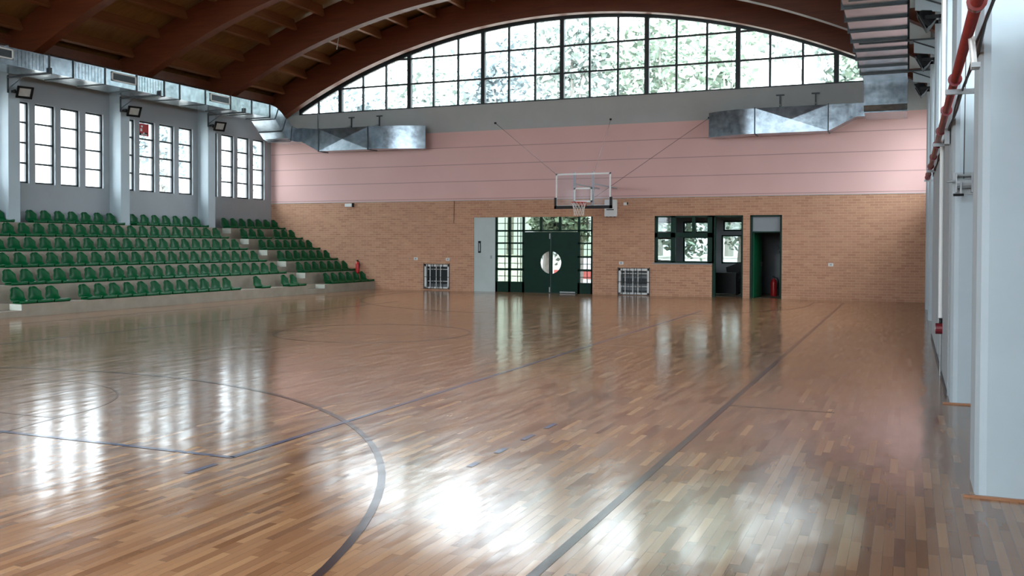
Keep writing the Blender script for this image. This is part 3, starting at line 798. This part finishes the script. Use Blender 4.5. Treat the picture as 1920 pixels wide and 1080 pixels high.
# ------------------------------------------------------------------ office behind the wall
OY = 33.4
OX0, OX1 = -9.3, -2.9
oh = [(-8.42, -7.82, 1.06, 1.92), (-8.42, -7.82, 2.1, 2.5), (-7.42, -6.5, 1.04, 1.96), (-7.42, -6.5, 2.1, 2.5), (-6.06, -5.34, 1.02, 2.02), (-6.0, -5.3, 2.16, 2.52)]
struct(weld(wall_mesh('x', OX0, OX1, 0, 2.9, OY, OY+.2, oh).build('wall_office_back', M['office_wall'])))
struct(MB().box(OX0-.15, OX0, D+.3, OY+.2, 0, 2.9).build('wall_office_left', M['office_wall']))
struct(MB().box(OX1, OX1+.15, D+.3, OY+.2, 0, 2.9).build('wall_office_right', M['office_wall']))
struct(MB().box(-4.76, -4.66, D+.3, OY, 0, 2.9).build('wall_office_partition', M['office_wall']))
struct(MB().box(OX0-.15, OX1+.15, D+.3, OY+.2, 2.9, 3.0).build('ceiling_office', M['office_wall']))
struct(MB().box(OX0-.15, OX1+.15, D+.3, OY+.2, -.2, -.001).build('floor_office', M['concrete']))
for h in oh:
    mb = MB(); w = .05
    for q in ((h[0], h[1], h[2], h[2]+w), (h[0], h[1], h[3]-w, h[3]), (h[0], h[0]+w, h[2], h[3]), (h[1]-w, h[1], h[2], h[3])): mb.box(q[0], q[1], OY+.02, OY+.1, q[2], q[3])
    r = struct(mb.build(window_name(), M['green_dark']))
    MB().box(h[0], h[1], OY+.06, OY+.066, h[2], h[3]).build('glass', M['glass_office'], r)
# hall-side office window frame
A, B = D+.02, D+.12
mb = MB()
mb.box(-7.655, -7.56, A, B, 1.08, 2.61); mb.box(-7.12, -6.97, A, B, 1.08, 2.61); mb.box(-5.93, -5.72, A, B, 1.08, 2.61)
mb.box(-7.655, -5.72, A, B, 2.56, 2.61); mb.box(-7.655, -5.78, A, B, 1.08, 1.13); mb.box(-7.655, -5.72, A, B, 1.91, 2.06); mb.box(-6.43, -6.33, A, B, 2.06, 2.56)
ow = struct(mb.build(window_name(), M['green_dark']))
MB().box(-7.56, -7.12, D+.06, D+.066, 1.13, 1.91).build('glass', M['glass'], ow)
MB().box(-7.56, -7.12, D+.06, D+.066, 2.06, 2.56).build('glass', M['glass'], ow)
struct(MB().box(-7.7, -5.78, D-.02, D+.04, 1.04, 1.08).build('trim_50', M['office_wall']))
mb = MB(); mb.box(-5.78, -5.68, A, B+.05, 0, 2.61); mb.box(-4.86, -4.81, A, B+.05, 0, 2.61); mb.box(-5.78, -4.81, A, B+.05, 2.56, 2.61)
struct(mb.build('door_3', M['green_dark']))
mb = MB(); mb.box(-4.594, -4.52, A, B+.05, 0, 2.61); mb.box(-3.68, -3.62, A, B+.05, 0, 2.61); mb.box(-4.594, -3.62, A, B+.05, 2.56, 2.61)
d4 = struct(mb.build('door_4', M['green_dark']))
MB().box(-4.52, -3.68, D+.08, D+.1, 2.1, 2.56).build('transom_panel', M['office_wall'], d4)
MB().box(-4.52, -3.68, D+.06, D+.12, 2.06, 2.1).build('transom_bar', M['green_dark'], d4)
dl = MB().prism([(-4.52, D+.14), (-4.48, D+.14), (-4.36, D+.98), (-4.40, D+.98)], 'z', .01, 2.06).build('door_leaf', M['green_door'], d4)
MB().box(-4.40, -4.33, D+.86, D+.9, 1.0, 1.14).build('handle', M['black'], dl)
# office contents
dk = thing('desk', 'black desk just inside the open office door', 'desk', (-5.75, 32.0, 0))
MB().box(-.35, .5, -.3, .3, .70, .74).build('desktop', M['black'], dk)
MB().box(-.33, .48, -.28, -.25, .05, .70).build('front_panel', M['black'], dk)
for sx in (-.33, .45): MB().box(sx, sx+.03, -.25, .28, 0, .70).build('side_panel', M['black'], dk)
ch = thing('office_chair', 'black office chair behind the black desk', 'chair', (-5.55, 32.62, 0))
MB().prism([(-.24, .9), (-.2, .62), (.2, .62), (.26, 1.02), (.16, 1.05)], 'y', .18, .25).build('backrest', M['black'], ch)
MB().box(-.25, .25, -.25, .22, .44, .51).build('seat', M['black'], ch)
MB().tube([(0, 0, .08), (0, 0, .44)], .03, 8).build('stem', M['black'], ch)
mb = MB()
for k in range(5): a = 2*PI*k/5; mb.tube([(0, 0, .1), (.27*math.cos(a), .27*math.sin(a), .025)], .025, 6)
mb.build('star_base', M['black'], ch)
MB().box(-.02, .02, .2, .24, .5, .66).build('back_bar', M['black'], ch)
cb = thing('storage_cabinet', 'pale grey cabinet inside the rightmost doorway', 'cabinet', (-3.75, 32.6, 0))
MB().box(-.33, .45, -.25, .3, 0, 1.38).build('body', M['office_wall'], cb)
MB().box(-.31, .06, -.268, -.25, .06, 1.34).build('door', M['office_wall'], cb); MB().box(.08, .43, -.268, -.25, .06, 1.34).build('door', M['office_wall'], cb)
pt = thing('potted_plant', 'small dark potted plant on top of the pale cabinet', 'plant', (-3.92, 32.55, 1.38))
MB().tube([(0, 0, 0), (0, 0, .1)], [.05, .07], 10).build('pot', M['steel_dark'], pt)
mb = MB()
for k in range(26):
    a = random.uniform(0, 2*PI); r = random.uniform(.03, .15); z = random.uniform(.12, .3); d = Vector((math.cos(a), math.sin(a), .3))*.05; q = Vector((-math.sin(a), math.cos(a), 0))*.022; c = Vector((r*math.cos(a), r*math.sin(a), z))
    mb.face([c-d, c+q, c+d, c-q])
mb.build('leaves', M['green_dark'], pt, fix=False)
MB().tube([(0, 0, .1), (0, 0, .22)], .008, 6).build('stem', M['green_dark'], pt)
def extinguisher(loc, label, s=1.0, hang=False):
    e = thing('fire_extinguisher', label, 'fire extinguisher', loc)
    prof = [(.0, .0), (.075, .0), (.08, .02), (.08, .36), (.065, .42), (.03, .45), (.03, .47)]
    mb = MB(); n = 14
    for (r0, z0), (r1, z1) in zip(prof, prof[1:]):
        for k in range(n):
            a, b = 2*PI*k/n, 2*PI*(k+1)/n
            pts = [(r0*math.cos(a), r0*math.sin(a), z0), (r0*math.cos(b), r0*math.sin(b), z0), (r1*math.cos(b), r1*math.sin(b), z1), (r1*math.cos(a), r1*math.sin(a), z1)]
            if r0 == 0: pts = [pts[0], pts[2], pts[3]]
            mb.face([tuple(c*s for c in p) for p in pts])
    weld(mb.build('cylinder', M['red'], e, smooth=True))
    MB().box(-.025*s, .025*s, -.02*s, .02*s, .46*s, .51*s).build('valve', M['black'], e)
    MB().box(-.02*s, .02*s, -.12*s, .03*s, .51*s, .53*s).build('lever', M['black'], e)
    MB().tube([(.03*s, 0, .49*s), (.09*s, -.02*s, .47*s), (.11*s, -.03*s, .38*s), (.1*s, -.03*s, .2*s)], .012*s, 8).build('hose', M['black'], e)
    if hang: MB().box(-.03, .03, .07*s, .14, .3*s, .36*s).build('wall_hook', M['steel'], e)
extinguisher((-4.05, 31.75, 0), 'red fire extinguisher on the floor inside the rightmost doorway', 1.25)
extinguisher((-18.88, D-.135, .56), 'red fire extinguisher hung on brick beside the bottom seat rows', .95, True)

# ------------------------------------------------------------------ small wall fittings
def wbox(name, label, cat, x0, x1, z0, z1, dep, m, grp=None):
    return tag(MB().box(x0, x1, D-dep, D, z0, z1).build(name, m), label, cat, grp)
el = thing('emergency_light', 'small white emergency light high on the brick wall at left', 'light', (-19.3, D, 3.11))
MB().box(-.18, .13, -.08, 0, -.06, .06).build('housing', M['plaster_white'], el); MB().box(.13, .18, -.09, 0, -.07, .07).build('end_cap', M['black'], el)
for x, z, t in ((-16.49, 1.13, 'left of the left grilled vent'), (-15.19, 1.12, 'above the left grilled vent'), (-8.77, 1.06, 'above the right grilled vent'), (-2.17, 1.08, 'alone on the brick right of the doorways')):
    s_ = thing('wall_socket', 'small white wall socket '+t, 'socket', (x, D, z), 'sockets on the brick wall')
    MB().box(-.07, .07, -.03, 0, -.05, .05).build('plate', M['plaster_white'], s_); MB().box(-.035, .035, -.036, -.03, -.03, .03).build('insert', M['steel'], s_)
bx = thing('wall_box', 'white box with rounded corners on brick, behind the backboard corner', 'box', (-9.12, D, 2.88))
MB().prism([(-.2, -.26), (-.18, -.28), (.18, -.28), (.2, -.26), (.2, .26), (.18, .28), (-.18, .28), (-.2, .26)], 'y', -.14, 0).build('case', M['plaster_white'], bx)
MB().box(-.13, .12, -.148, -.14, -.07, -.035).build('slot', M['steel_dark'], bx)
mb = MB()
for x in (-.14, 0, .14): mb.box(x-.025, x+.025, -.12, -.03, -.3, -.28)
mb.build('feet', M['steel_dark'], bx)
sn = thing('motion_sensor', 'tiny white sensor on the brick right of the white wall box', 'sensor', (-8.63, D, 3.02))
MB().box(-.06, .05, -.06, 0, -.05, .04).build('housing', M['plaster_white'], sn); MB().box(.05, .08, -.05, 0, -.03, .05).build('eye', M['black'], sn)
tag(MB().tube([(-14.95, D-.008, 3.2), (-14.96, D-.008, 2.42)], .008, 6).build('wall_cable', M['cable']), 'thin dark cable running down the brick left of the grey door', 'cable')
wl = thing('wall_projector', 'small pale fitting on the grey wall above the right duct end', 'light', (-4.95, D, 5.86))
MB().tube([(0, -.02, 0), (0, -.16, -.02)], [.05, .08], 10).build('cone', M['plaster_white'], wl); MB().box(-.05, .05, -.02, 0, -.05, .05).build('base', M['steel'], wl)
jb = thing('junction_box', 'small white box at the left foot of the arched window', 'box', (-21.95, D, 6.66))
MB().box(-.08, .08, -.3, -.22, -.06, .1).build('case', M['plaster_white'], jb); MB().box(-.03, .03, -.22, 0, -.02, .02).build('arm', M['steel'], jb)

# ------------------------------------------------------------------ right side: red pipe, cables, winch, hydrant
rp = thing('red_pipe', 'red fire water pipe running along the white pillars', 'pipe')
px, pzz = .33, 2.98
MB().tube([(px, 4.6, pzz), (px, 20.0, pzz)], .034, 16).build('pipe', M['red_pipe'], rp, smooth=True)
for y in (5.75, 8.35, 10.2, 12.0, 13.6, 15.4, 17.2, 19.1, 19.95):
    mb = MB(); mb.tube([(px, y-.04, pzz), (px, y+.04, pzz)], .045, 16); mb.tube([(px, y-.055, pzz), (px, y-.04, pzz)], .053, 16)
    mb.build('coupling', M['red_dark'] if y > 8 else M['red_pipe'], rp, smooth=False)
for y in (8.6, 13.0, 17.5, 20.0):
    MB().box(px-.06, .97 if y < 10 else .45, y-.02, y+.02, pzz-.075, pzz-.035).build('pipe_bracket', M['steel'], rp)
cbn = thing('cable_bundle', 'dark and pale cables strapped along the right of the red pipe', 'cables')
for q, (dx, dz, m) in enumerate(((.07, -.02, 'cable'), (.085, .0, 'steel'), (.075, -.045, 'black'))):
    pts = [(px+dx+.01*math.sin(k*1.7+q), 4.6+.75*k, pzz+dz+.012*math.sin(k*2.3+q*2)) for k in range(20)]
    MB().tube(pts, .009, 6).build('cable', M[m], cbn)
MB().box(.36, .48, 11.45, 11.65, 2.78, 2.95).build('junction_box', M['steel'], cbn)
pb = thing('pipe_valve', 'pale brass valve hanging under the red pipe near the front pillar', 'valve', (.37, 6.55, 2.86))
MB().tube([(0, 0, -.1), (-.02, 0, .1)], .02, 10).build('body', M['reflector'], pb); MB().box(-.02, .03, -.06, .06, -.1, -.07).build('handle', M['steel'], pb)
wi = thing('hand_winch', 'grey hand winch bolted to the white pillar on the right', 'winch', (.53, 10.86, 2.3))
mb = MB(); mb.box(-.11, .08, -.012, 0, -.11, .12); mb.build('mounting_plate', M['steel'], wi)
for x in (-.085, .06): MB().box(x, x+.012, -.14, -.012, -.09, .11).build('side_plate', M['steel'], wi)
MB().tube([(-.073, -.08, 0), (.06, -.08, 0)], .05, 14).build('drum', M['steel'], wi)
MB().tube([(-.075, -.075, .085), (.065, -.075, .085)], .014, 8).build('guide_roller', M['steel'], wi)
MB().tube([(-.17, -.09, .02), (.09, -.09, .02)], .01, 8).build('shaft', M['steel'], wi)
MB().box(-.045, -.03, -.16, -.145, -.12, .02).build('crank', M['steel'], wi)
MB().tube([(-.11, -.155, -.12), (-.01, -.155, -.12)], .014, 10).build('grip', M['black'], wi)
MB().tube([(-.01, -.08, .05), (.0, -.05, 1.35)], .006, 6).build('winch_cable', M['cable'], wi)
vp = thing('hydrant', 'dark red hydrant valve at the foot of the right wall', 'hydrant', (.36, 13.2, .6))
MB().tube([(-.03, 0, 0), (.1, 0, 0)], .07, 14).build('valve_body', M['red_dark'], vp)
MB().tube([(-.035, 0, 0), (-.03, 0, 0)], .035, 12).build('cap', M['reflector'], vp)
MB().tube([(.03, 0, -.6), (.03, 0, -.05)], .012, 8).build('drain_pipe', M['steel'], vp)
MB().tube([(.035, 0, .07), (.035, 0, .13)], .025, 10).build('neck', M['black'], vp)
tag(MB().tube([(.385, 13.2, .74), (.385, 13.2, 6.2)], .026, 12).build('riser_pipe', M['white_paint']), 'white riser pipe above the dark red hydrant', 'pipe')
tag(MB().box(-.09, .02, 17.2, 17.26, 6.0, 6.12).build('timber_block', M['tan_wood']), 'small tan timber block beside the right duct', 'block')

# ------------------------------------------------------------------ outside
struct(MB().box(-70, 40, -40, 80, -.45, -.25).build('ground', M['ground']))
bw = thing('boundary_wall', 'low white boundary wall seen through the green door', 'wall', (-16, 42, -.25))
MB().box(-8, 12, 0, .25, 0, 1.35).build('masonry', M['plaster_white'], bw); MB().box(.5, 12, -.02, 0, .32, .72).build('red_band', M['red_faded'], bw); MB().box(-8, 12, -.03, .28, 1.35, 1.42).build('coping', M['lit_step_coping'], bw)
def tree(x, y, h, r, ml, label, n=2600, trunk=True, ls=.17):
    t = thing('tree', label, 'tree', (x, y, -.25), 'trees outside the hall')
    mb = MB(); rnd = random.Random(int(x*13+y*7))
    blobs = []
    for k in range(9):
        a = rnd.uniform(0, 2*PI); q = rnd.uniform(0, .65)*r
        blobs.append((q*math.cos(a), q*math.sin(a), h*rnd.uniform(.42, .88), r*rnd.uniform(.3, .55)))
    blobs.append((0, 0, h*.9, r*.4))
    for k in range(n):
        bx0, by0, bz0, br = rnd.choice(blobs)
        v = Vector((rnd.gauss(0, 1), rnd.gauss(0, 1), rnd.gauss(0, 1))).normalized()*br*rnd.uniform(.35, 1)**.6
        c = Vector((bx0, by0, bz0))+Vector((v.x, v.y, v.z*1.25))
        d = Vector((rnd.gauss(0, 1), rnd.gauss(0, 1), rnd.gauss(0, .7))).normalized(); e = d.cross(Vector((rnd.gauss(0, 1), rnd.gauss(0, 1), rnd.gauss(0, 1)))).normalized()
        s_ = ls*rnd.uniform(.7, 1.5)
        mb.face([c-d*s_, c+e*s_*.55, c+d*s_, c-e*s_*.55])
    mb.build('foliage', ml, t, fix=False)
    mb = MB(); mb.tube([(0, 0, 0), (.1, 0, h*.4), (0, .1, h*.75)], [.22, .16, .07], 8)
    for k in range(6):
        b = blobs[k]; mb.tube([(.05, 0, h*.38), (b[0]*.6, b[1]*.6, b[2]*.85), (b[0], b[1], b[2])], [.09, .06, .03], 6)
    mb.build('trunk', M['bark'], t)
TR = [(-27.8, 43, 10.5, 3.2, 'leaf2'), (-23.5, 43, 11.5, 4.0, 'leaf'), (-19.5, 46, 13.0, 3.4, 'leaf2'), (-15.2, 43.5, 14.6, 3.6, 'leaf'), (-11.2, 45, 16.0, 3.4, 'leaf3'),
      (-7.4, 42.5, 14.5, 3.6, 'leaf3'), (-3.6, 43.8, 13.8, 3.0, 'leaf'), (-.6, 42.0, 12.8, 3.4, 'leaf3'), (3.4, 43.5, 12.5, 3.6, 'leaf2')]
tl = ['far left behind the window head', 'left of the duct support rods', 'left of the centre of the arch', 'left of the tallest panes', 'behind the middle panes', 'right of the middle panes',
      'behind the right half of the arch', 'behind the rightmost panes', 'hidden behind the right duct']
for (x, y, h, r, m), t in zip(TR, tl): tree(x, y, h, r, M[m], 'pale leafy tree outside the arched window, '+t, 3000, ls=.18)
for (x, y, h, r), t in zip(((-36.5, 47, 11.5, 4.2), (-42.5, 45, 10.5, 3.8)), ('closest to the pink end wall', 'behind the middle window group')):
    tree(x, y, h, r, M['leaf2'], 'pale tree seen through the side windows, '+t, 2000, ls=.2)
for (x, y), t in zip(((-13.1, 38.5), (-8.6, 37.8), (-6.2, 38.3), (-14.6, 38.5)), ('behind the green door transom', 'behind the left office window', 'behind the right office windows', 'left of the green door')):
    tree(x, y, 5.2, 2.0, M['leaf3'], 'bushy green shrub tree outside, '+t, 1800, ls=.13)

# ------------------------------------------------------------------ daylight
SKY_BASE, SKY_SUN = 2.7, 4.2
w = bpy.data.worlds.new('overcast'); S.world = w; w.use_nodes = True
n = w.node_tree.nodes; l = w.node_tree.links
bg = n['Background']
g = n.new('ShaderNodeTexCoord'); sp = n.new('ShaderNodeSeparateXYZ'); l.new(g.outputs['Generated'], sp.inputs[0])
cr = n.new('ShaderNodeValToRGB'); cr.color_ramp.elements[0].color = (.83, .92, 1.0, 1); cr.color_ramp.elements[1].color = (.88, .95, 1.0, 1)
l.new(sp.outputs[2], cr.inputs[0]); l.new(cr.outputs[0], bg.inputs['Color'])
# overcast sky: darker towards the horizon, brightest around the veiled sun behind and to the right of the hall
zz = mth(n, l, 'MAXIMUM', sp.outputs[2], 0.0)
hz = mth(n, l, 'MULTIPLY_ADD', zz, 1.5, .55)
dt = n.new('ShaderNodeVectorMath'); dt.operation = 'DOT_PRODUCT'; l.new(g.outputs['Generated'], dt.inputs[0]); dt.inputs[1].default_value = Vector((.55, -.65, .5)).normalized()
sun = mth(n, l, 'MULTIPLY_ADD', mth(n, l, 'POWER', mth(n, l, 'MULTIPLY_ADD', dt.outputs['Value'], .5, .5), 2.0), SKY_SUN, SKY_BASE)
l.new(mth(n, l, 'MULTIPLY', hz, sun), bg.inputs['Strength'])
def portal(loc, rot, sx, sy):
    L = bpy.data.lights.new('window_portal', 'AREA'); L.shape = 'RECTANGLE'; L.size = sx; L.size_y = sy; L.cycles.is_portal = True
    o = bpy.data.objects.new('window_portal', L); COL.objects.link(o); o.location = loc; o.rotation_euler = rot
for y0 in PL: portal((XL-.35, y0+2.0, (WZ0+WZ1)/2), (0, -PI/2, 0), WZ1-WZ0+.1, 3.4)
for y0 in PR:
    if y0+4 < D+1: portal((XR+.35, y0+2.25, (WZ0+WZ1)/2), (0, PI/2, 0), WZ1-WZ0+.1, 3.6)
portal((AX-.1, YB-.45, 4.05), (PI/2, 0, 0), 22.6, 3.0)
portal((AX, D+.45, 8.0), (-PI/2, 0, 0), 21.6, 2.95)
portal((AX, YB-.45, 8.0), (PI/2, 0, 0), 21.6, 2.95)

# ------------------------------------------------------------------ camera
F, PCX, PCY, HC = 1766.0, 960.0, 486.5, 1.65
yaw, pitch, roll = .3982, .0156, -.0038
cy, sy, cp, sp_ = math.cos(yaw), math.sin(yaw), math.cos(pitch), math.sin(pitch)
fwd = Vector((-sy*cp, cy*cp, -sp_)); right = Vector((cy, sy, 0)); down = fwd.cross(right)
c, s = math.cos(roll), math.sin(roll)
r2 = right*c+down*s; d2 = down*c-right*s
cam = bpy.data.cameras.new('camera'); co = bpy.data.objects.new('camera', cam); COL.objects.link(co)
m3 = Matrix((r2, -d2, -fwd)).transposed()
co.matrix_world = Matrix.Translation((0, 0, HC)) @ m3.to_4x4()
cam.sensor_fit = 'HORIZONTAL'; cam.sensor_width = 36; cam.lens = F/1920*36
cam.shift_x = 0; cam.shift_y = -(540-PCY)/1920
cam.clip_start = .05; cam.clip_end = 300
S.camera = co
vs = S.view_settings
vs.view_transform = 'Standard'; vs.look = 'None'; vs.gamma = 1; vs.use_curve_mapping = False; vs.exposure = 2.0
S.cycles.max_bounces = 10; S.cycles.diffuse_bounces = 6; S.cycles.glossy_bounces = 4; S.cycles.transparent_max_bounces = 24
S.cycles.caustics_reflective = False; S.cycles.caustics_refractive = False
S.cycles.use_denoising = True
S.cycles.sample_clamp_indirect = 8
